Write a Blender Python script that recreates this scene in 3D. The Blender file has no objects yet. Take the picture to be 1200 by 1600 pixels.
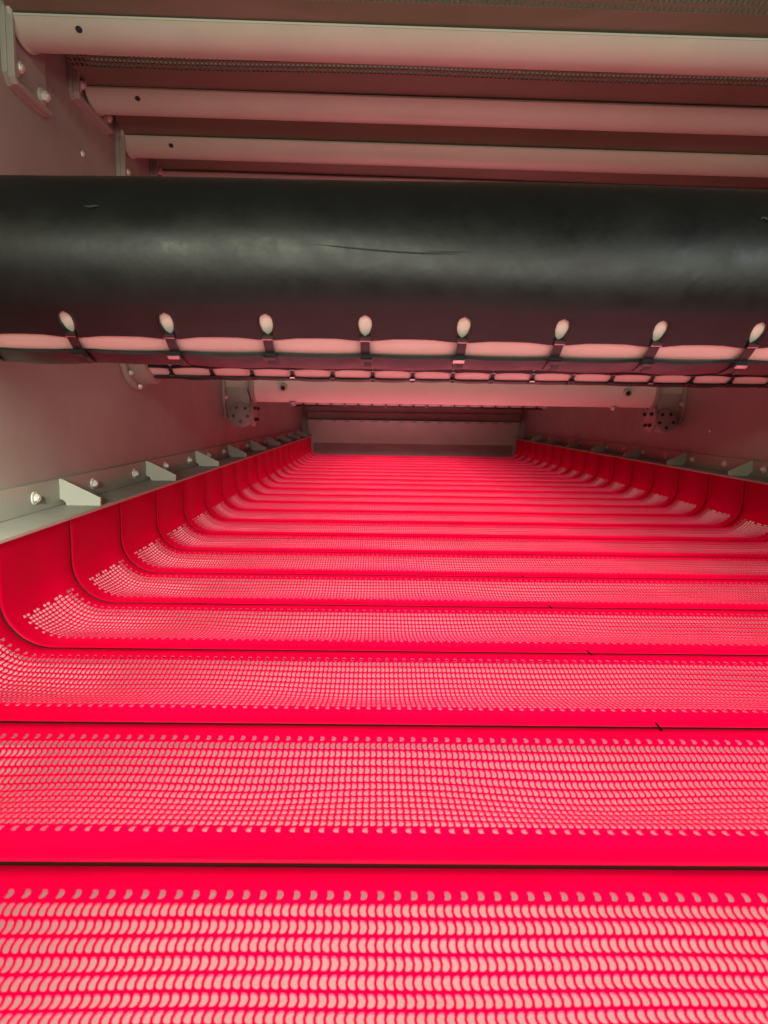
import bpy, bmesh, math, random
import numpy as np
from mathutils import Vector, Matrix
random.seed(7)
scene = bpy.context.scene
C = scene.collection
PI = math.pi
R_ = math.radians

# ------------------------------------------------------------------ camera
CX, CZ, YAW, PITCH, ROLL = -0.4276, 0.4597, 0.01333, 0.13825, 0.01506
cam_d = bpy.data.cameras.new('camera')
cam = bpy.data.objects.new('camera', cam_d)
C.objects.link(cam)
fwd = Vector((math.sin(YAW)*math.cos(PITCH), math.cos(YAW)*math.cos(PITCH), -math.sin(PITCH)))
rt = Vector((math.cos(YAW), -math.sin(YAW), 0))
up = rt.cross(fwd)
r2 = math.cos(ROLL)*rt + math.sin(ROLL)*up
u2 = -math.sin(ROLL)*rt + math.cos(ROLL)*up
cam.matrix_world = Matrix(((r2.x, u2.x, -fwd.x, CX), (r2.y, u2.y, -fwd.y, 0), (r2.z, u2.z, -fwd.z, CZ), (0, 0, 0, 1)))
cam_d.sensor_fit = 'HORIZONTAL'
cam_d.sensor_width = 36.0
cam_d.lens = 36.0*1100/1200
cam_d.clip_start = 0.02
cam_d.clip_end = 100
cam_d.dof.use_dof = True
cam_d.dof.focus_distance = 1.6
cam_d.dof.aperture_fstop = 12.5
scene.camera = cam

# ------------------------------------------------------------------ world, lamps, exposure
w = bpy.data.worlds.new('World'); scene.world = w; w.use_nodes = True
bg = w.node_tree.nodes['Background']
bg.inputs['Color'].default_value = (0.9, 1.0, 0.85, 1); bg.inputs['Strength'].default_value = 0.08

def area(name, loc, target, sx, sy, power, col, spread=180):
    l = bpy.data.lights.new(name, 'AREA'); l.shape = 'RECTANGLE'; l.size = sx; l.size_y = sy
    l.energy = power; l.color = col; l.spread = R_(spread)
    o = bpy.data.objects.new(name, l); C.objects.link(o)
    o.location = loc
    o.rotation_euler = (Vector(target)-Vector(loc)).to_track_quat('-Z', 'Y').to_euler()
    return o
# unseen area lights added under the mats: one backlights them, one brightens the pan
area('mat_backlight', (-0.18, 3.9, -0.40), (-0.18, 3.9, 1), 1.6, 8.2, 98, (1.0, 0.60, 0.66))
area('pan_fill', (-0.12, 3.9, -0.09), (-0.12, 3.9, -1), 2.1, 8.2, 44, (1.0, 0.62, 0.68))
# daylight falling in through the feed openings behind the camera
area('opening_light', (-0.95, -1.5, 1.62), (-0.6, 1.3, 0.72), 1.2, 0.42, 42, (0.95, 1.0, 0.76))
area('opening_light', (1.45, -1.4, 1.62), (0.5, 1.3, 0.75), 0.45, 0.35, 20, (0.88, 0.97, 0.97))
area('beam_fill', (0.0, -1.6, 0.80), (0.0, 2.2, 1.30), 2.2, 0.5, 40, (0.98, 1.0, 0.80))  # added low fill that makes the ceiling beams less red
area('rail_fill', (-1.02, 0.72, 0.47), (-1.23, 1.58, 0.22), 0.14, 0.14, 1.9, (0.96, 1.0, 0.86), 52)  # added unseen lamp, aimed to brighten the near left rail

vs = scene.view_settings
vs.view_transform = 'Standard'; vs.look = 'None'; vs.gamma = 1; vs.exposure = 0.0; vs.use_curve_mapping = False
cy = scene.cycles
cy.use_denoising = True
cy.max_bounces = 7; cy.diffuse_bounces = 5; cy.glossy_bounces = 3; cy.transmission_bounces = 4
cy.use_adaptive_sampling = True; cy.adaptive_threshold = 0.02
cy.caustics_reflective = False; cy.caustics_refractive = False
cy.sample_clamp_indirect = 6

# ------------------------------------------------------------------ materials
def mat(name, base, rough=0.5, metal=0.0, spec=0.5, noise=0.0, nscale=8.0, rvar=0.0, bump=0.0, bscale=200.0, col2=None):
    m = bpy.data.materials.new(name); m.use_nodes = True
    nt = m.node_tree; N = nt.nodes; L = nt.links
    b = N['Principled BSDF']
    b.inputs['Base Color'].default_value = (*base, 1); b.inputs['Roughness'].default_value = rough
    b.inputs['Metallic'].default_value = metal; b.inputs['Specular IOR Level'].default_value = spec
    tc = N.new('ShaderNodeTexCoord')
    if noise > 0:
        n = N.new('ShaderNodeTexNoise'); n.inputs['Scale'].default_value = nscale; n.inputs['Detail'].default_value = 8
        n.inputs['Roughness'].default_value = 0.62
        L.new(tc.outputs['Object'], n.inputs['Vector'])
        cr = N.new('ShaderNodeValToRGB')
        c2 = col2 or tuple(c*(1-noise) for c in base)
        cr.color_ramp.elements[0].position = 0.3; cr.color_ramp.elements[1].position = 0.68
        cr.color_ramp.elements[0].color = (*c2, 1); cr.color_ramp.elements[1].color = (*base, 1)
        L.new(n.outputs['Fac'], cr.inputs['Fac']); L.new(cr.outputs['Color'], b.inputs['Base Color'])
    if rvar > 0:
        n2 = N.new('ShaderNodeTexNoise'); n2.inputs['Scale'].default_value = nscale*1.7; n2.inputs['Detail'].default_value = 9
        n2.inputs['Roughness'].default_value = 0.7
        L.new(tc.outputs['Object'], n2.inputs['Vector'])
        mr = N.new('ShaderNodeMapRange'); mr.inputs['From Min'].default_value = 0.3; mr.inputs['From Max'].default_value = 0.7
        mr.inputs['To Min'].default_value = rough-rvar; mr.inputs['To Max'].default_value = rough+rvar
        L.new(n2.outputs['Fac'], mr.inputs['Value']); L.new(mr.outputs['Result'], b.inputs['Roughness'])
    if bump > 0:
        n3 = N.new('ShaderNodeTexNoise'); n3.inputs['Scale'].default_value = bscale; n3.inputs['Detail'].default_value = 3
        L.new(tc.outputs['Object'], n3.inputs['Vector'])
        bp = N.new('ShaderNodeBump'); bp.inputs['Strength'].default_value = bump; bp.inputs['Distance'].default_value = 0.002
        L.new(n3.outputs['Fac'], bp.inputs['Height']); L.new(bp.outputs['Normal'], b.inputs['Normal'])
    return m

def mat_poly(name, col, trans=0.74, gloss=0.13):
    """soft red polyurethane: light soaks through it"""
    m = bpy.data.materials.new(name); m.use_nodes = True
    nt = m.node_tree; N = nt.nodes; L = nt.links
    N.remove(N['Principled BSDF']); out = N['Material Output']
    tc = N.new('ShaderNodeTexCoord')
    nz = N.new('ShaderNodeTexNoise'); nz.inputs['Scale'].default_value = 3.2; nz.inputs['Detail'].default_value = 7
    L.new(tc.outputs['Object'], nz.inputs['Vector'])
    cr = N.new('ShaderNodeValToRGB'); cr.color_ramp.elements[0].position = 0.32; cr.color_ramp.elements[1].position = 0.66
    cr.color_ramp.elements[0].color = (col[0]*0.78, col[1]*0.9, col[2]*0.76, 1); cr.color_ramp.elements[1].color = (*col, 1)
    L.new(nz.outputs['Fac'], cr.inputs['Fac'])
    d = N.new('ShaderNodeBsdfDiffuse'); t = N.new('ShaderNodeBsdfTranslucent')
    L.new(cr.outputs['Color'], d.inputs['Color']); L.new(cr.outputs['Color'], t.inputs['Color'])
    mx = N.new('ShaderNodeMixShader'); mx.inputs[0].default_value = trans
    L.new(d.outputs[0], mx.inputs[1]); L.new(t.outputs[0], mx.inputs[2])
    g = N.new('ShaderNodeBsdfGlossy'); g.inputs['Roughness'].default_value = 0.38; g.inputs['Color'].default_value = (1, 1, 1, 1)
    fr = N.new('ShaderNodeFresnel'); fr.inputs['IOR'].default_value = 1.35
    m2 = N.new('ShaderNodeMath'); m2.operation = 'MULTIPLY'; m2.inputs[1].default_value = gloss
    L.new(fr.outputs[0], m2.inputs[0])
    mx2 = N.new('ShaderNodeMixShader'); L.new(m2.outputs[0], mx2.inputs[0])
    L.new(mx.outputs[0], mx2.inputs[1]); L.new(g.outputs[0], mx2.inputs[2])
    L.new(mx2.outputs[0], out.inputs['Surface'])
    return m

M = {}
M['poly'] = mat_poly('red_polyurethane', (0.88, 0.0005, 0.060))
M['cut'] = mat_poly('slot_wall_glow', (0.95, 0.20, 0.37), 0.7)  # paler pink on the slot walls stands in for light caught there
M['poly_up'] = mat_poly('shaded_red_polyurethane', (0.135, 0.108, 0.080), 0.03, 0.03)  # brown base: the dimness of the unlit upper mats put into the colour
M['paint'] = mat('beige_grey_paint', (0.56, 0.53, 0.46), 0.42, noise=0.10, nscale=5, rvar=0.08, bump=0.05, bscale=350)
M['beam'] = mat('beam_paint', (0.36, 0.37, 0.30), 0.42, noise=0.12, nscale=5, rvar=0.08, bump=0.05, bscale=350)
M['rail'] = mat('rail_paint', (0.27, 0.263, 0.215), 0.48, noise=0.15, nscale=6, rvar=0.08, bump=0.05, bscale=350)
M['wall'] = mat('dusty_wall_paint', (0.25, 0.235, 0.20), 0.5, noise=0.22, nscale=2.2, rvar=0.1, bump=0.06, bscale=260)
M['pan'] = mat('pan_paint', (0.62, 0.56, 0.50), 0.6, noise=0.18, nscale=3, rvar=0.1)
M['rubber'] = mat('black_rubber', (0.005, 0.005, 0.0048), 0.42, noise=0.35, nscale=9, rvar=0.10, bump=0.10, bscale=90, spec=0.36)
M['bar'] = mat('grey_clamp_steel', (0.33, 0.29, 0.27), 0.5, noise=0.2)
M['gap'] = mat('joint_gap_shade', (0.045, 0.012, 0.012), 0.32, noise=0.2)  # dark tone painted for the shade between two mats
M['strap'] = mat('dark_strap', (0.012, 0.006, 0.006), 0.45, noise=0.3, nscale=60)
M['blackplastic'] = mat('black_plastic', (0.012, 0.012, 0.012), 0.28, noise=0.2)
M['steel'] = mat('bright_steel', (0.72, 0.72, 0.68), 0.28, metal=1.0, noise=0.12, nscale=40)
M['zinc'] = mat('zinc_bolt', (0.62, 0.60, 0.54), 0.38, metal=0.35, noise=0.2, nscale=40)
M['hole'] = mat('drain_hole_black', (0.004, 0.004, 0.004), 0.7, noise=0.1)
M['ink'] = mat('black_marker_ink', (0.02, 0.004, 0.006), 0.6, noise=0.2, nscale=90)
M['dust'] = mat('brown_rubber_flap', (0.15, 0.085, 0.075), 0.6, noise=0.3, nscale=6)
M['scuff'] = mat('scuffed_rubber', (0.006, 0.006, 0.006), 0.7, noise=0.3, nscale=50)
M['chalk'] = mat('grey_scuff', (0.028, 0.028, 0.026), 0.7, noise=0.5, nscale=120)

# ------------------------------------------------------------------ mesh helpers
def link(name, me, m, parent=None, smooth=False):
    o = bpy.data.objects.new(name, me); C.objects.link(o)
    if m is not None and not me.materials: me.materials.append(m)
    if parent is not None: o.parent = parent
    if smooth:
        me.polygons.foreach_set('use_smooth', [True]*len(me.polygons))
    return o
def pyd(name, v, f, m, parent=None, smooth=False):
    me = bpy.data.meshes.new(name); me.from_pydata(v, [], f); me.update()
    return link(name, me, m, parent, smooth)
def frombm(name, bm, m, parent=None, smooth=False, angle=35):
    bmesh.ops.recalc_face_normals(bm, faces=bm.faces)
    if smooth:
        for f in bm.faces: f.smooth = True
        for e in bm.edges:
            if len(e.link_faces) == 2 and e.calc_face_angle(0) > R_(angle): e.smooth = False
    me = bpy.data.meshes.new(name); bm.to_mesh(me); bm.free()
    return link(name, me, m, parent)
def box(bm, lo, hi, bevel=0.0):
    r = bmesh.ops.create_cube(bm, size=1)
    for v in r['verts']:
        v.co = Vector([(lo[k]+hi[k])/2 + v.co[k]*(hi[k]-lo[k]) for k in range(3)])
    if bevel > 0:
        es = list({e for v in r['verts'] for e in v.link_edges})
        bmesh.ops.bevel(bm, geom=es, offset=bevel, segments=2, affect='EDGES', profile=0.6)
def prism(bm, poly, a, b, axis, bevel=0.0):
    """polygon of 2-D points extruded from a to b along axis (0 = X: (y,z); 1 = Y: (x,z); 2 = Z: (x,y))"""
    def P(p, d):
        return {0: (d, p[0], p[1]), 1: (p[0], d, p[1]), 2: (p[0], p[1], d)}[axis]
    A = [bm.verts.new(P(p, a)) for p in poly]; B = [bm.verts.new(P(p, b)) for p in poly]
    n = len(poly)
    fs = [bm.faces.new(A), bm.faces.new(B[::-1])]
    for i in range(n): fs.append(bm.faces.new((A[i], B[i], B[(i+1) % n], A[(i+1) % n])))
    bmesh.ops.recalc_face_normals(bm, faces=fs)
    if bevel > 0:
        es = list({e for f in fs for e in f.edges})
        bmesh.ops.bevel(bm, geom=es, offset=bevel, segments=2, affect='EDGES', profile=0.6)
def circ(cy_, cz_, r, n=24, ph=0.0): return [(cy_+r*math.cos(ph+2*PI*i/n), cz_+r*math.sin(ph+2*PI*i/n)) for i in range(n)]
def empty(name, loc=(0, 0, 0)):
    o = bpy.data.objects.new(name, None); C.objects.link(o); o.location = loc; o.empty_display_size = 0.05
    return o
def tag(o, label=None, cat=None, group=None, kind=None):
    if label: o['label'] = label
    if cat: o['category'] = cat
    if group: o['group'] = group
    if kind: o['kind'] = kind
    return o

def sheet(name, S, T, holes, mapf, thick, smooth=True, skirts=(1, 1, 1, 1)):
    """sheet over the grid S x T; holes {(i,j): (12,2) outline}; the holes and the rim have walls `thick` deep."""
    S = np.asarray(S, float); T = np.asarray(T, float); n, m = len(S), len(T)
    ss, tt = np.meshgrid(S, T, indexing='ij')
    st = [np.stack([ss.ravel(), tt.ravel()], 1)]; dep = [np.zeros(n*m)]
    nv = n*m
    ii, jj = np.meshgrid(np.arange(n-1), np.arange(m-1), indexing='ij'); ii = ii.ravel(); jj = jj.ravel()
    mask = np.ones((n-1, m-1), bool)
    tri = []; quads = []
    if holes:
        ks = np.array(list(holes.keys())); hp = np.array(list(holes.values()))   # H,12,2
        mask[ks[:, 0], ks[:, 1]] = False
        H = len(ks)
        c = np.stack([ks[:, 0]*m+ks[:, 1], (ks[:, 0]+1)*m+ks[:, 1], (ks[:, 0]+1)*m+ks[:, 1]+1, ks[:, 0]*m+ks[:, 1]+1], 1)
        base = nv; st.append(hp.reshape(-1, 2)); dep.append(np.zeros(H*12)); nv += H*12
        h = base+np.arange(H*12).reshape(H, 12)
        for k in range(4):
            for e in range(3):
                a = h[:, 3*k+e]; b = h[:, (3*k+e+1) % 12]
                tri.append(np.stack([c[:, k], b, a], 1))
            tri.append(np.stack([c[:, k], c[:, (k+1) % 4], h[:, (3*k+3) % 12]], 1))
        # walls
        wt = nv; st.append(hp.reshape(-1, 2)); dep.append(np.zeros(H*12)); nv += H*12
        wb = nv; st.append(hp.reshape(-1, 2)); dep.append(np.full(H*12, -thick)); nv += H*12
        wt = wt+np.arange(H*12).reshape(H, 12); wb = wb+np.arange(H*12).reshape(H, 12)
        for e in range(12):
            f = (e+1) % 12
            quads.append(np.stack([wt[:, e], wt[:, f], wb[:, f], wb[:, e]], 1))
    keep = mask[ii, jj]; i0 = ii[keep]; j0 = jj[keep]
    quads.append(np.stack([i0*m+j0, (i0+1)*m+j0, (i0+1)*m+j0+1, i0*m+j0+1], 1))
    rims = []
    if skirts[0]: rims.append(np.stack([S, np.full(n, T[0])], 1))
    if skirts[1]: rims.append(np.stack([S, np.full(n, T[-1])], 1)[::-1])
    if skirts[2]: rims.append(np.stack([np.full(m, S[0]), T], 1)[::-1])
    if skirts[3]: rims.append(np.stack([np.full(m, S[-1]), T], 1))
    for r in rims:
        L_ = len(r); a = nv+np.arange(L_); b = a+L_; nv += 2*L_
        st += [r, r]; dep += [np.zeros(L_), np.full(L_, -thick)]
        quads.append(np.stack([a[1:], a[:-1], b[:-1], b[1:]], 1))
    st = np.concatenate(st); dep = np.concatenate(dep)
    co = mapf(st[:, 0], st[:, 1], dep)
    q = np.concatenate(quads); t = np.concatenate(tri) if tri else np.zeros((0, 3), int)
    me = bpy.data.meshes.new(name)
    me.vertices.add(len(co)); me.vertices.foreach_set('co', co.astype(np.float32).ravel())
    nl = q.size+t.size; me.loops.add(nl); me.loops.foreach_set('vertex_index', np.concatenate([q.ravel(), t.ravel()]).astype(np.int32))
    nf = len(q)+len(t); me.polygons.add(nf)
    tot = np.concatenate([np.full(len(q), 4), np.full(len(t), 3)]); start = np.concatenate([[0], np.cumsum(tot)[:-1]])
    me.polygons.foreach_set('loop_start', start.astype(np.int32)); me.polygons.foreach_set('loop_total', tot.astype(np.int32))
    if smooth: me.polygons.foreach_set('use_smooth', np.ones(nf, bool))
    mi = np.zeros(nf, np.int32)
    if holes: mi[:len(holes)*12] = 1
    me.polygons.foreach_set('material_index', mi)
    me.update(calc_edges=True); me.validate()
    return me

def hexbolt(name, loc, axis, r, h, parent, m=None, washer=True):
    """hex head with a flat washer, pointing along +-X or -Y ('x','-x','-y') or '-z'"""
    m = m or M['zinc']
    key = 'hex%.4f_%.4f' % (r, h)
    me = bpy.data.meshes.get(key)
    if me is None:
        bm = bmesh.new(); prism(bm, circ(0, 0, r, 6), r*0.30, h, 2, bevel=r*0.10); prism(bm, circ(0, 0, r*0.55, 10), h, h*1.25, 2)
        me = bpy.data.meshes.new(key); bmesh.ops.recalc_face_normals(bm, faces=bm.faces); bm.to_mesh(me); bm.free(); me.materials.append(m)
    o = bpy.data.objects.new(name, me); C.objects.link(o); o.parent = parent; o.location = loc
    o.rotation_euler = {'x': (0, PI/2, 0), '-x': (0, -PI/2, 0), '-y': (PI/2, 0, 0), '-z': (PI, 0, 0)}[axis]
    o.rotation_euler.rotate_axis('Z', random.uniform(0, 1))
    if washer:
        k2 = 'washer%.4f' % r; mw = bpy.data.meshes.get(k2)
        if mw is None:
            bm = bmesh.new(); prism(bm, circ(0, 0, r*1.55, 20), -0.001, r*0.30, 2); mw = bpy.data.meshes.new(k2)
            bmesh.ops.recalc_face_normals(bm, faces=bm.faces); bm.to_mesh(mw); bm.free(); mw.materials.append(m)
        wo = bpy.data.objects.new('washer', mw); C.objects.link(wo); wo.parent = o
    return o

ORD = ['first', 'second', 'third', 'fourth', 'fifth', 'sixth', 'seventh', 'eighth', 'ninth', 'tenth', 'eleventh', 'twelfth', 'thirteenth',
       'fourteenth', 'fifteenth', 'sixteenth', 'seventeenth', 'eighteenth', 'nineteenth', 'twentieth', 'twenty-first', 'twenty-second', 'twenty-third']

# ------------------------------------------------------------------ setting: the box of the machine
PITCH_M, Y0 = 0.33, 0.6706
WALL, YEND = 1.26, 8.02
def plate_struct(name, lo, hi, m):
    bm = bmesh.new(); box(bm, lo, hi); return tag(frombm(name, bm, m), kind='structure')
wl = plate_struct('wall_left', (-WALL-0.02, -0.4, -0.62), (-WALL, YEND+0.3, 1.75), M['wall'])
wr = plate_struct('wall_right', (WALL, -0.4, -0.62), (WALL+0.02, YEND+0.3, 1.75), M['wall'])
plate_struct('floor_pan', (-WALL, -0.4, -0.60), (WALL, YEND+0.3, -0.58), M['pan'])
fp = bpy.data.objects['floor_pan']
for s_ in (-1, 1):
    bm = bmesh.new(); a_, b_ = sorted((s_*(WALL-0.002), s_*(WALL-0.012))); box(bm, (a_, -0.39, -0.579), (b_, YEND-0.01, 0.12)); frombm('pan_upstand', bm, M['pan'], fp)
for (y, z) in ((2.09, 1.165), (2.62, 0.93), (3.3, 0.62)):
    hexbolt('screw_head', (-WALL, y, z), 'x', 0.009, 0.008, wl, washer=False)
for (y, z) in ((3.55, 0.40),):
    hexbolt('screw_head', (WALL, y, z), '-x', 0.011, 0.008, wr, washer=False)

ew = plate_struct('end_wall', (-WALL, YEND, -0.58), (WALL, YEND+0.02, 1.75), M['wall'])
def part(name, lo, hi, m, parent, bevel=0.0):
    bm = bmesh.new(); box(bm, lo, hi, bevel); return frombm(name, bm, m, parent)
part('rubber_flap', (-1.13, YEND-0.012, -0.02), (1.13, YEND-0.002, 0.132), M['dust'], ew)
bm = bmesh.new()      # dished plate with a folded lip
prof = [(YEND-0.004, 0.128), (YEND-0.018, 0.128), (YEND-0.018, 0.20), (YEND-0.03, 0.32), (YEND-0.075, 0.372), (YEND-0.085, 0.386), (YEND-0.075, 0.394), (YEND-0.004, 0.394)]
prism(bm, prof, -1.19, 1.19, 0, 0.0)
lp = frombm('folded_plate', bm, M['wall'], ew, True, 50)
for i in range(15):
    x = -1.05+i*0.15+random.uniform(-0.012, 0.012)
    part('slot', (x-random.uniform(0.02, 0.045), YEND-0.078, 0.3705), (x+random.uniform(0.02, 0.045), YEND-0.060, 0.3790), M['hole'], lp)
bm = bmesh.new(); box(bm, (-1.2, YEND-0.035, 0.398), (1.2, YEND-0.004, 0.476), 0.004); frombm('ledge_plate', bm, M['wall'], ew)
for a, b in ((-1.22, -0.62), (-0.614, -0.22), (-0.214, 0.52), (0.526, 0.9), (0.906, 1.22)):
    part('upper_panel', (a, YEND-0.022, 0.480), (b, YEND-0.004, 0.72), M['wall'], ew, 0.002)

# ------------------------------------------------------------------ the red screen mats
L0, RC, ZTOP = 1.05, 0.10, 0.202
SV = L0+RC*PI/2                      # where the vertical flank starts
SMAX = SV+ZTOP-RC
def path(s):
    a = np.abs(s); sg = np.sign(s)
    th = np.clip((a-L0)/RC, 0, PI/2)
    x = np.where(a < L0, a, L0+RC*np.sin(th)); z = RC*(1-np.cos(th))+np.clip(a-SV, 0, None)
    return sg*x, z, -sg*np.sin(th), np.cos(th)
def mat_map(amp, ph, wob):
    def f(s, t, d):
        x, z, nx, nz = path(s)
        u = np.clip((t-0.046)/(0.297-0.046), 0, 1)
        taper = np.where(np.abs(s) < L0-0.1, 1.0, np.clip(1-(np.abs(s)-L0+0.1)/0.42, 0.25, 1))
        along = 1+wob*np.sin(2*PI*s/0.93+ph)+0.6*wob*np.sin(2*PI*s/0.41+ph*2.3)
        sag = amp*along*np.sin(PI*u)**1.7*taper-0.0*t
        rip = 0.0021*wob/0.15*np.sin(2*PI*s/0.47+1.7*ph)*np.sin(PI*u)**2*np.exp(-((u-0.33)/0.22)**2)*taper
        e = np.minimum(t-0.0010, PITCH_M-0.0010-t)
        lip = 0.011*np.clip((0.007-e)/0.007, 0, 1)**2
        crown = -0.0025*np.clip(1-np.abs(t-0.020)/0.03, 0, 1)*taper
        n = d-sag-rip-lip-crown
        return np.stack([x+nx*n, t+0*s, z+nz*n], 1)
    return f
COLP, ROWP, NROW = 0.0081, 0.0172, 14
T_FIRST = (PITCH_M-ROWP*NROW)/2+0.006
NC = int((L0+RC*R_(61))/COLP)
S_perf = np.arange(-NC, NC+1)*COLP
side = np.concatenate([np.linspace(NC*COLP, SV, 9)[1:], np.linspace(SV, SMAX, 6)[1:]])
S_l = np.concatenate([-side[::-1], S_perf, side])
OFF = len(side)
tl = [0.0010, 0.0022, 0.004, 0.006, 0.0084, 0.018, 0.028, 0.036]
tl2 = [t for t in tl if t < PITCH_M-ROWP*NROW-T_FIRST-0.004]; tl = [t for t in tl if t < T_FIRST-0.004]
T_l = np.array(tl+list(T_FIRST+np.arange(NROW+1)*ROWP)+[PITCH_M-t for t in tl2[::-1]])
TOFF = len(tl)
A_, W_ = 0.0069, 0.00285
UO = np.array([(-1, 0), (-1, -.6), (-.7, -.92), (0, -1), (.7, -.92), (1, -.6), (1, 0), (1, .6), (.7, .92), (0, 1), (-.7, .92), (-1, .6)])
def mat_holes(rng):
    H = {}
    for r in range(NROW):
        sg = 1 if r % 2 == 0 else -1
        tc = T_FIRST+(r+0.5)*ROWP
        sparse = r in (0, NROW-1)
        # the perforated field ends unevenly in the corners
        lim = NC-(r*7 % 3)*0.5
        for c in range(-NC, NC):
            if sparse and c % 2: continue
            if abs(c+0.5) > lim: continue
            sc = (c+0.5)*COLP
            o = UO*np.array([W_, A_*(0.82 if sparse else 1)])
            o[:, 0] += sg*0.0019*(np.abs(UO[:, 1])**1.7-0.45)
            o[:, 0] = np.clip(o[:, 0], -COLP*0.47, COLP*0.47)
            H[(c+NC+OFF, r+TOFF)] = o+np.array([sc, tc])
    return H
HOLES = mat_holes(random)
variants = []
params = [(0.0205, 0.3, 0.10), (0.0200, 1.9, 0.15), (0.0195, 4.1, 0.12), (0.0200, 5.2, 0.14), (0.0175, 2.7, 0.16), (0.0215, 0.9, 0.13), (0.0130, 3.6, 0.22)]
for a, ph, wb in params:
    me = sheet('screen_mat', S_l, T_l, HOLES, mat_map(a, ph, wb), 0.0022)
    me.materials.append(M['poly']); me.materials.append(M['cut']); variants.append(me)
# dark clamp bar that closes the joint from below (follows the U)
sp = np.concatenate([-np.linspace(SV, L0, 9), np.linspace(-L0, L0, 12)[1:-1], np.linspace(L0, SV, 9)])
sp = np.concatenate([[-SMAX], sp, [SMAX]])
px, pz, pnx, pnz = path(sp)
prof = [(-0.019, -0.0135), (0.003, -0.0128), (0.003, -0.030), (-0.019, -0.030)]
cv, cf = [], []
for i in range(len(sp)):
    for (dy, dn) in prof: cv.append((px[i]+pnx[i]*dn, dy, pz[i]+pnz[i]*dn))
for i in range(len(sp)-1):
    for k in range(4):
        cf.append((i*4+k, i*4+(k+1) % 4, (i+1)*4+(k+1) % 4, (i+1)*4+k))
clamp_me = bpy.data.meshes.new('clamp_bar'); clamp_me.from_pydata(cv, [], cf); clamp_me.update(); clamp_me.materials.append(M['bar'])
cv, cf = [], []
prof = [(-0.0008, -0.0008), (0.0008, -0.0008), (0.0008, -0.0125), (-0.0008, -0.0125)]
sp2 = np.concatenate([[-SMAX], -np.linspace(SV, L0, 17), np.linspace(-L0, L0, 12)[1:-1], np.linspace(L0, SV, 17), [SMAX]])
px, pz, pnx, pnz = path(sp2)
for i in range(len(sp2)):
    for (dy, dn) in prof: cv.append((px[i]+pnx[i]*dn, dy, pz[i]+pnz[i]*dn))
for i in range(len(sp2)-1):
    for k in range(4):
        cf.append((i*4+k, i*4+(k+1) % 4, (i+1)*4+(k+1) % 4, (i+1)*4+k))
joint_shade_me = bpy.data.meshes.new('joint_shade_strip'); joint_shade_me.from_pydata(cv, [], cf); joint_shade_me.update(); joint_shade_me.materials.append(M['gap'])  # dark strip laid in the open joint in place of its shadow
# ink tick drawn across each joint in the middle of the mat
bm = bmesh.new()
prism(bm, [(-0.0020, -0.021), (0.0018, -0.020), (0.0024, 0.009), (-0.0012, 0.012)], 0, 0.0008, 2)
tick_me = bpy.data.meshes.new('ink_mark'); bmesh.ops.recalc_face_normals(bm, faces=bm.faces); bm.to_mesh(tick_me); bm.free(); tick_me.materials.append(M['ink'])
NM = 23
order = [0, 1, 2, 3, 5, 1, 4, 0, 2, 6, 3, 5, 6, 1, 4, 2, 0, 6, 5, 6, 3, 1, 2]
for k in range(NM):
    o = bpy.data.objects.new('screen_mat', variants[order[k]]); C.objects.link(o)
    o.location = (0, Y0+(k-1)*PITCH_M, random.uniform(-0.0012, 0.0012))
    if k == 0: lab = 'red perforated screen mat nearest the camera, cut off by the bottom of the photo'
    elif k == NM-1: lab = 'red perforated screen mat farthest away, touching the end wall'
    else: lab = 'red perforated U-shaped screen mat, %s counted from the bottom of the photo' % ORD[k]
    tag(o, lab, 'screen mat', 'red screen mats of the lower deck')
    cb = bpy.data.objects.new('clamp_bar', clamp_me); C.objects.link(cb); cb.parent = o; cb.location = (0, PITCH_M, 0)
    js = bpy.data.objects.new('joint_shade_strip', joint_shade_me); C.objects.link(js); js.parent = o; js.location = (0, PITCH_M, 0)
    if k < 5:
        tm = bpy.data.objects.new('ink_mark', tick_me); C.objects.link(tm); tm.parent = o
        tm.location = (random.uniform(-0.004, 0.004), PITCH_M-0.001, 0.0018); tm.rotation_euler = (R_(-2), 0, random.uniform(-0.1, 0.1))

# ------------------------------------------------------------------ angle rails along both walls
def rail(sgn, g0, gsp, b0, bsp, label):
    rt_ = empty('angle_rail', (sgn*WALL, 0, 0.2))
    tag(rt_, label, 'rail', 'angle rails along the side walls')
    X = lambda d: -sgn*d               # d = distance in from the wall
    def bx(name, d0, d1, y0, y1, z0, z1, parent, bev=0.0015):
        bm = bmesh.new(); a, b = sorted((X(d0), X(d1))); box(bm, (a, y0, z0-0.2), (b, y1, z1-0.2), bev)
        return frombm(name, bm, M['rail'], parent)
    bx('upright_leg', 0.0005, 0.0085, 0.2, YEND-0.02, 0.2105, 0.280, rt_)
    bx('flange', 0.0005, 0.117, 0.2, YEND-0.02, 0.202, 0.210, rt_)
    y = g0
    gm = None
    while y < YEND-0.2:
        if gm is None:
            bm = bmesh.new()
            arc = [(X(0.0085+0.016*math.cos(t)), 0.0105+0.016*math.sin(t)) for t in np.linspace(0, PI/2, 6)]
            poly = arc+[(X(0.0085), 0.080), (X(0.014), 0.080), (X(0.1135), 0.032), (X(0.1135), 0.0105)]
            prism(bm, poly, -0.0035, 0.0035, 1)
            g = frombm('gusset', bm, M['rail'], rt_); gm = g.data
        else:
            g = link('gusset', gm, None, rt_)
        g.location = (0, y, 0); y += gsp
    y = b0
    while y < YEND-0.2:
        hexbolt('bolt', (X(0.0085), y, 0.046), 'x' if sgn < 0 else '-x', 0.0105, 0.012, rt_)
        y += bsp
    return rt_
rail(-1, 1.842, 0.70, 0.99, 0.355, 'grey steel angle rail with gussets along the left wall')
rail(1, 1.10, 0.672, 0.95, 0.345, 'grey steel angle rail with gussets along the right wall')

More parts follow.
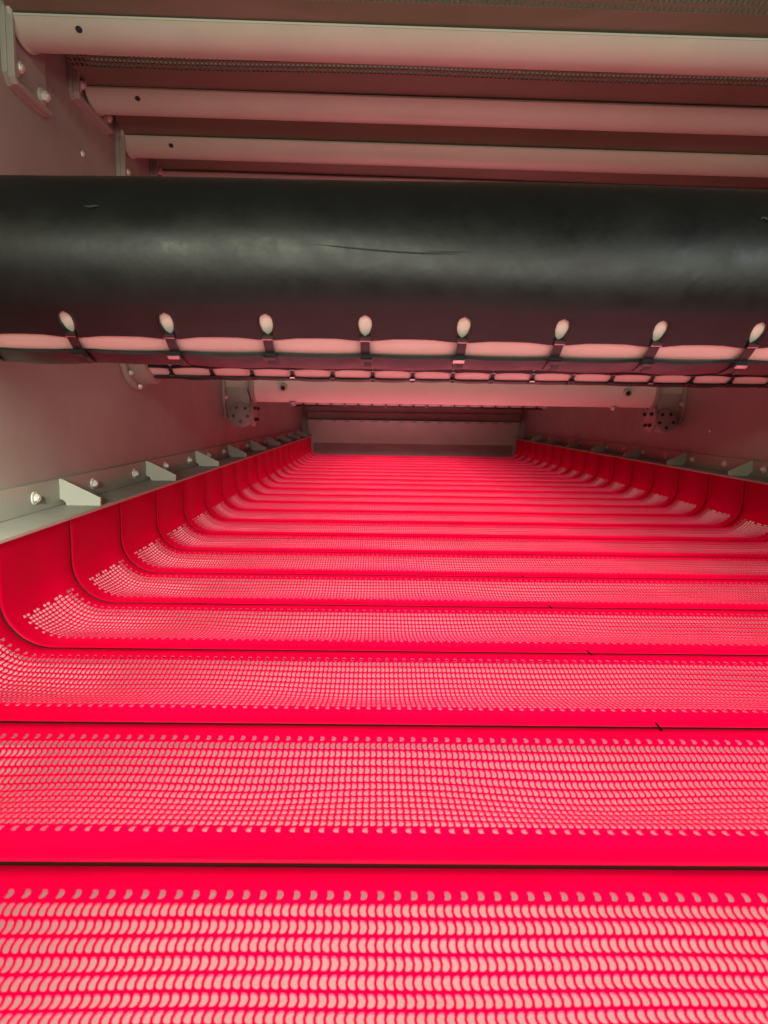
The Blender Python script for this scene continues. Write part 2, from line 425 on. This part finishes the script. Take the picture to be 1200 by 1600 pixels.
# ------------------------------------------------------------------ cross pipes wrapped in a laced black rubber sleeve
def sleeved(yc, zc, x0, pitch, label, scuffs=False, flange=True, gap=68):
    RS, RP = 0.1255, 0.1205
    root = empty('sleeved_pipe', (0, yc, zc))
    tag(root, label, 'pipe', 'cross pipes in black rubber sleeves')
    # angle a: 0 = towards the camera, 90 = straight down
    pos = lambda x, a, r: (x, -r*math.cos(a), -r*math.sin(a))
    n = 64; v = []; f = []
    XL = WALL-0.002
    for x in (-XL, XL):
        for i in range(n): v.append(pos(x, 2*PI*i/n, RP))
    for i in range(n): f.append((i, (i+1) % n, n+(i+1) % n, n+i))
    pyd('pipe', v, f, M['paint'], root, True)
    xs = []; k = -20
    while x0+k*pitch < 1.17:
        if x0+k*pitch > -1.17: xs.append(x0+k*pitch)
        k += 1
    # sleeve
    S = [-1.215]; holecols = []
    for x in xs:
        a = S[-1]; b = x-0.0125
        m_ = max(2, int((b-a)/0.022))
        S += list(np.linspace(a, b, m_+1)[1:]); holecols.append(len(S)-1); S.append(x+0.0125)
    S += list(np.linspace(S[-1], 1.215, 5)[1:])
    A0 = R_(gap)
    A1 = R_(360+51)
    T = list(np.linspace(A0, R_(360+31.5), 70))+[R_(360+49.6), A1]
    jh = len(T)-3
    H = {}
    for x, i in zip(xs, holecols):
        o = []
        for (ux, uy) in UO:
            ang = math.atan2(uy, ux)
            wdt = 0.0106*(1.0-0.30*(0.5+0.5*math.sin(ang)))       # narrower towards the strap (larger angle)
            o.append((x+wdt*math.cos(ang), R_(360+40.6)+R_(7.6)*math.sin(ang)))
        H[(i, jh)] = np.array(o)
    xs_a = np.array(xs); rng = np.random.RandomState(int(yc*100)); jit = rng.uniform(-1, 1, len(xs)+1)
    def mp(s, t, d):
        near = np.min(np.abs(s[:, None]-xs_a[None]), axis=1)
        pull = np.exp(-(near/0.020)**2)
        idx = np.clip(np.searchsorted(xs_a, s), 0, len(xs)); mid = np.sin(np.clip(near/(pitch/2), 0, 1)*PI/2)
        e1 = np.clip((t-R_(360+44))/(A1-R_(360+44)), 0, 1)
        t2 = t+e1*(pull*R_(1.9)-R_(0.9)*mid*(1+0.4*jit[idx]))
        e0 = np.clip((R_(100)-t)/(R_(100)-A0), 0, 1)
        t2 = t2-e0*(pull*R_(1.2)-R_(0.5)*mid)
        # slack of the sleeve: it hangs a little away from the pipe under the pipe
        drop = 0.004*np.exp(-((t-R_(96))/R_(28))**2)*(0.55+0.75*mid*(1+0.5*jit[idx]))
        wav = 0.0011*np.sin(s*5.3+t*1.7+yc)+0.0008*np.sin(s*11.1-t*3.1)
        r = RS+d+drop+wav
        return np.stack([s, -r*np.cos(t2), -r*np.sin(t2)], 1)
    me = sheet('rubber_sleeve', S, T, H, mp, 0.0048)
    sl = link('rubber_sleeve', me, M['rubber'], root)
    # straps with buckle and clip
    def ribbon(name, x, wdt, a0, a1, r0, th, m, parent, nseg=14, bulge=0.0):
        v = []; f = []
        for i in range(nseg+1):
            u = i/nseg; a = R_(a0+(a1-a0)*u); r = r0+bulge*math.sin(PI*u)
            for (sx, dr) in ((-1, 0), (1, 0), (1, th), (-1, th)): v.append(pos(x+sx*wdt/2, a, r+dr))
        for i in range(nseg):
            for k in range(4): f.append((i*4+k, i*4+(k+1) % 4, (i+1)*4+(k+1) % 4, (i+1)*4+k))
        f += [(3, 2, 1, 0), tuple(nseg*4+k for k in range(4))]
        me = bpy.data.meshes.new(name); me.from_pydata(v, [], f); me.update()
        bmx = bmesh.new(); bmx.from_mesh(me); bmesh.ops.recalc_face_normals(bmx, faces=bmx.faces); bmx.to_mesh(me); bmx.free()
        return link(name, me, m, parent)
    for q_, x in enumerate(xs):
        lean = random.uniform(-0.002, 0.002)
        st = ribbon('strap', x, 0.0125, 46.5, 86+random.uniform(-5, 5), RS+0.0022, 0.0020, M['strap'], root)
        b0 = 62+random.uniform(-0.8, 0.8)
        ribbon('buckle', x+lean, 0.0185, b0, b0+5.4, RS+0.0036, 0.0060, M['blackplastic'], st, 3)
        ribbon('buckle_plate', x+lean, 0.0155, b0+0.4, b0+3.4, RS+0.0101, 0.0012, M['steel'] if q_ % 3 == 0 else M['blackplastic'], st, 2)
        ribbon('clip', x, 0.0150, 46.6, 48.6, RS+0.0042, 0.0022, M['blackplastic'], st, 2)
        ribbon('clip_edge', x, 0.0140, 48.6, 49.2, RS+0.0042, 0.0018, M['steel'], st, 2)
        ribbon('strap_tail', x+0.002+lean, 0.0105, b0+4, b0+11+random.uniform(0, 3), RS+0.0085, 0.0014, M['strap'], st, 5, 0.003)
    if scuffs:
        def scratch(pts, wdt, m, name='scratch'):
            v = []; f = []
            for i, (x, a) in enumerate(pts):
                w_ = wdt*math.sin(PI*(i+0.35)/(len(pts)-0.3))
                for da in (-1, 1): v.append(pos(x, R_(a)+da*w_/RS/2, RS+0.0022))
            for i in range(len(pts)-1): f.append((2*i, 2*i+2, 2*i+3, 2*i+1))
            pyd(name, v, f, m, sl, True)
        scratch([(-0.508+0.185*u, -7.0+3.6*math.sin(u*1.9)+0.6*u) for u in np.linspace(0, 1, 12)], 0.0016, M['scuff'])
        scratch([(-0.37+0.06*u, -4.0-0.2*u) for u in np.linspace(0, 1, 6)], 0.0008, M['scuff'])
        for (x, a, l, wd) in ((-0.80, -28, 0.020, 0.003), (0.06, -28, 0.018, 0.004)):
            scratch([(x+l*u, a+random.uniform(-.8, .8)) for u in np.linspace(0, 1, 5)], wd, M['chalk'], 'scuff')
    if flange:
        for s in (-1, 1):
            bm = bmesh.new(); a, b = sorted((s*(WALL-0.001), s*(WALL-0.018))); prism(bm, circ(0, 0, 0.168, 48), a, b, 0, 0.003)
            fl = frombm('end_flange', bm, M['wall'], root, True)
            bm = bmesh.new(); a, b = sorted((s*(WALL-0.019), s*(WALL-0.075))); prism(bm, circ(0, 0, 0.148, 48), a, b, 0, 0.003)
            frombm('collar', bm, M['wall'], root, True)
            for i in range(10):
                t = 2*PI*i/10+0.2
                hexbolt('flange_bolt', (s*(WALL-0.018), 0.158*math.cos(t), 0.158*math.sin(t)), 'x' if s < 0 else '-x', 0.009, 0.012, fl, washer=False)
    return root
sleeved(1.05, 0.6547, -0.835, 0.1305, 'thick black rubber-sleeved pipe in front, with scuffs and a row of strap slots', scuffs=True)
sleeved(2.47, 0.698, -0.575, 0.1345, 'black rubber-sleeved pipe just behind the big front one, only its laced underside showing', gap=76)
sleeved(7.05, 0.653, -0.60, 0.1345, 'farthest black rubber-sleeved pipe, a toothed dark edge under the bare pipe', flange=False)

# ------------------------------------------------------------------ the bare pipe on its two brackets
yc, zc, RB = 3.95, 0.628, 0.112
bp = empty('bare_pipe', (0, yc, zc)); tag(bp, 'bare painted pipe held by round brackets on both walls', 'pipe')
bm = bmesh.new(); prism(bm, circ(0, 0, RB, 64), -1.085, 1.085, 0); frombm('pipe', bm, M['paint'], bp, True)
bm = bmesh.new(); prism(bm, circ(0, 0, RB*0.62, 40), -1.245, 1.245, 0); frombm('shaft', bm, M['beam'], bp, True)
for s in (-1, 1):
    bk = empty('bracket', (s*WALL, 0, 0)); bk.parent = bp
    def prt(name, poly, a, b, axis, bev, sm=True):
        bm = bmesh.new()
        if axis == 1: poly = [(-s*p[0], p[1]) for p in poly]
        else: a, b = -s*a, -s*b
        prism(bm, poly, min(a, b), max(a, b), axis, bev); return frombm(name, bm, M['wall'], bk, sm, 40)
    prt('wall_plate', [(-0.10, 0.12), (0.13, 0.12), (0.13, -0.11), (0.06, -0.20), (-0.05, -0.20), (-0.10, -0.12)], 0.001, 0.016, 0, 0.003)
    prt('arm', [(0.016, 0.02), (0.016, -0.16), (0.032, -0.215), (0.062, -0.243), (0.095, -0.250), (0.125, -0.235), (0.142, -0.19), (0.145, -0.09), (0.120, -0.012), (0.105, 0.02)], -0.06, 0.07, 1, 0.006)
    prt('clamp_box', [(0.030, 0.025), (0.078, 0.025), (0.078, 0.12), (0.030, 0.12)], -0.05, 0.05, 1, 0.004)
    prt('collar', circ(0, 0, RB*1.06, 40), 0.150, 0.176, 0, 0.004)
    disc = prt('bolt_disc', circ(0.0, -0.165, 0.082, 32), 0.1455, 0.162, 0, 0.003)
    for i in range(5):
        t = 2*PI*i/5+0.3
        hexbolt('bolt', (-s*0.162, 0.055*math.cos(t), -0.165+0.055*math.sin(t)), 'x' if s < 0 else '-x', 0.011, 0.014, bk, M['blackplastic'], washer=False)
    prt('front_disc', circ(0.098, -0.180, 0.060, 28), -0.078, -0.0605, 1, 0.003)
    for i in range(5):
        t = 2*PI*i/5+0.9
        hexbolt('front_bolt', (-s*(0.098+0.040*math.cos(t)), -0.078, -0.180+0.040*math.sin(t)), '-y', 0.0095, 0.010, bk, M['blackplastic'], washer=False)
    hexbolt('wall_bolt', (-s*0.016, 0.10, -0.05), 'x' if s < 0 else '-x', 0.011, 0.012, bk)
    hexbolt('wall_bolt', (-s*0.016, -0.08, -0.09), 'x' if s < 0 else '-x', 0.011, 0.012, bk)
    # bolt boss on the front of the pipe, small nut below it
    bm = bmesh.new(); prism(bm, circ(0, 0, 0.021, 20), 0, 0.03, 2, 0.003)
    boss = frombm('boss', bm, M['beam'], bp, True); boss.location = (s*0.925, -RB*0.93, -0.030); boss.rotation_euler = (R_(105), 0, 0)
    bm = bmesh.new(); prism(bm, circ(0, 0, 0.013, 6), 0.03, 0.036, 2); hd = frombm('socket', bm, M['hole'], boss)
    hexbolt('lower_bolt', (s*0.885, -0.02, -RB+0.001), '-z', 0.014, 0.016, bp)

# ------------------------------------------------------------------ upper deck: beams, mats and brackets
RU = 0.087
TILT = 0.011        # the upper deck hangs slightly lower on the right
beams = [(1.75, 1.362, 0), (2.155, 1.387, 1), (2.44, 1.366, 0), (2.845, 1.391, 1), (3.13, 1.366, 0)]
beam_lab = ['nearest beige ceiling beam, topmost in the photo, with a drain hole', 'beige ceiling beam second from the top of the photo', 'beige ceiling beam third from the top of the photo',
            'beige ceiling beam just above the black sleeved pipe, mostly hidden', 'rearmost beige ceiling beam, hidden by the black sleeved pipe']
for k, (y, z, hi) in enumerate(beams[:4]):
    b = empty('support_beam', (0, y, z-TILT*1.24)); b.rotation_euler = (0, TILT, 0); tag(b, beam_lab[k], 'beam', 'beams under the upper deck')
    # rounded underside, flat clamping ledge at the front
    a_cr = R_(36)
    poly = []
    for t in np.linspace(a_cr, PI+0.15, 30): poly.append((-RU*math.cos(t), -RU*math.sin(t)))
    poly += [(RU, 0.06), (-0.035, 0.06), (-0.052, -0.035)]
    bm = bmesh.new(); prism(bm, poly, -1.232, WALL-0.001, 0); frombm('beam_body', bm, M['beam'], b, True, 30)
    # clamp strip along the crease
    cyy, czz = -RU*math.cos(a_cr), -RU*math.sin(a_cr)
    bm = bmesh.new(); prism(bm, [(cyy-0.001, czz-0.001), (cyy-0.001, czz+0.0035), (cyy+0.02, czz+0.0055), (cyy+0.02, czz+0.001)], -1.23, WALL-0.002, 0); frombm('clamp_strip', bm, M['beam'], b)
    # round end weld against the bracket
    bm = bmesh.new(); prism(bm, circ(0, 0, RU+0.004, 40), -1.240, -1.232, 0, 0.002); frombm('weld_ring', bm, M['beam'], b, True)
    hx = {0: -1.095, 1: -1.10, 2: -1.09}.get(k)
    if hx is not None:
        t = R_(52)
        bm = bmesh.new(); prism(bm, circ(0, 0, 0.0075, 20), -0.004, 0.0006, 2); dh = frombm('drain_hole', bm, M['hole'], b, True)
        dh.location = (hx, -RU*math.cos(t), -RU*math.sin(t)); dh.rotation_euler = (PI/2+t, 0, 0)
    # bracket plate on the wall
    zb = (1.172 if hi == 0 else 1.285)-z
    y0_, y1_ = (-0.075, 0.115) if hi == 0 else (-0.135, 0.125)
    zt = 0.33
    X0 = -WALL
    bm = bmesh.new(); prism(bm, [(y0_, zt), (y0_, zb+0.022), (y0_+0.022, zb), (y1_, zb), (y1_, zt)], X0+0.0005, X0+0.014, 0, 0.002)
    pl = frombm('bracket_plate', bm, M['wall'], b)
    bm = bmesh.new(); prism(bm, [(y0_+0.0, zt), (y0_+0.0, zb+0.012), (y0_+0.012, zb), (y1_-0.01, zb), (y1_-0.01, zb+0.011), (y0_+0.018, zb+0.011), (y0_+0.012, zb+0.018), (y0_+0.012, zt)], X0+0.0142, X0+0.030, 0, 0.002)
    frombm('bracket_rim', bm, M['wall'], b)
    for (dy, dz) in ((y0_+0.035, zb+0.045), (y1_-0.03, zb+0.036)):
        hexbolt('bolt', (X0+0.014, dy, dz), 'x', 0.0125, 0.016, b)
# upper mats: from the back of one beam down to the clamp ledge of the next
ends = [(1.345, 1.387, 1)]+beams[:4]
for k in range(4):
    ya, za, _ = ends[k]; yb, zb_, _ = ends[k+1]
    a_cr = R_(36)
    p0 = np.array([ya+0.02, za+0.075]); p1 = np.array([yb-RU*math.cos(a_cr)+0.006, zb_-RU*math.sin(a_cr)+0.007])
    Ls = float(np.linalg.norm(p1-p0))
    def mp(s, t, d, p0=p0, p1=p1, k=k):
        u = t; sag = 0.018*np.sin(PI*u)*(1+0.15*np.sin(s*6+k))
        yy = p0[0]+(p1[0]-p0[0])*u; zz = p0[1]+(p1[1]-p0[1])*u-sag+0.010*np.sin(s*2.1+k)*0.2
        return np.stack([s, yy, zz-d-TILT*(s+1.24)], 1)
    SB = 0.060 if k == 0 else 0.090
    nr = max(6, int((Ls-0.12)/ROWP)); cp = 0.0118
    Tm = [0.0, 0.06]+list(np.linspace(0.10, 1-SB/Ls, nr))+[0.94, 0.97, 1.0]
    Tm = sorted(Tm); Tm = [t for i, t in enumerate(Tm) if i == 0 or t-Tm[i-1] > 1e-4]
    nc = int(1.24/cp); Sm = np.arange(-nc, nc+1)*cp
    H = {}
    for j in range(len(Tm)-1):
        if Tm[j] < 0.0999 or Tm[j+1] > 1-SB/Ls+1e-6: continue
        hw = (Tm[j+1]-Tm[j])/2; tc = (Tm[j+1]+Tm[j])/2
        for i in range(2*nc):
            sc_ = (Sm[i]+Sm[i+1])/2
            H[(i, j)] = np.stack([sc_+UO[:, 0]*cp*0.33, tc+UO[:, 1]*hw*0.72], 1)
    me = sheet('ceiling_mat', Sm, Tm, H, mp, 0.003)
    o = link('ceiling_mat', me, M['poly_up'])
    tag(o, ['dark perforated ceiling mat at the very top of the photo, before the first beam', 'dark perforated ceiling mat between the two topmost beams',
            'dark ceiling mat between the second and third beams from the top', 'dark ceiling mat just above the beam next to the black pipe'][k], 'ceiling mat', 'mats of the upper deck')
# roof sheet above the upper deck
plate_struct('roof', (-WALL, 1.25, 1.72), (WALL, YEND, 1.74), M['wall'])
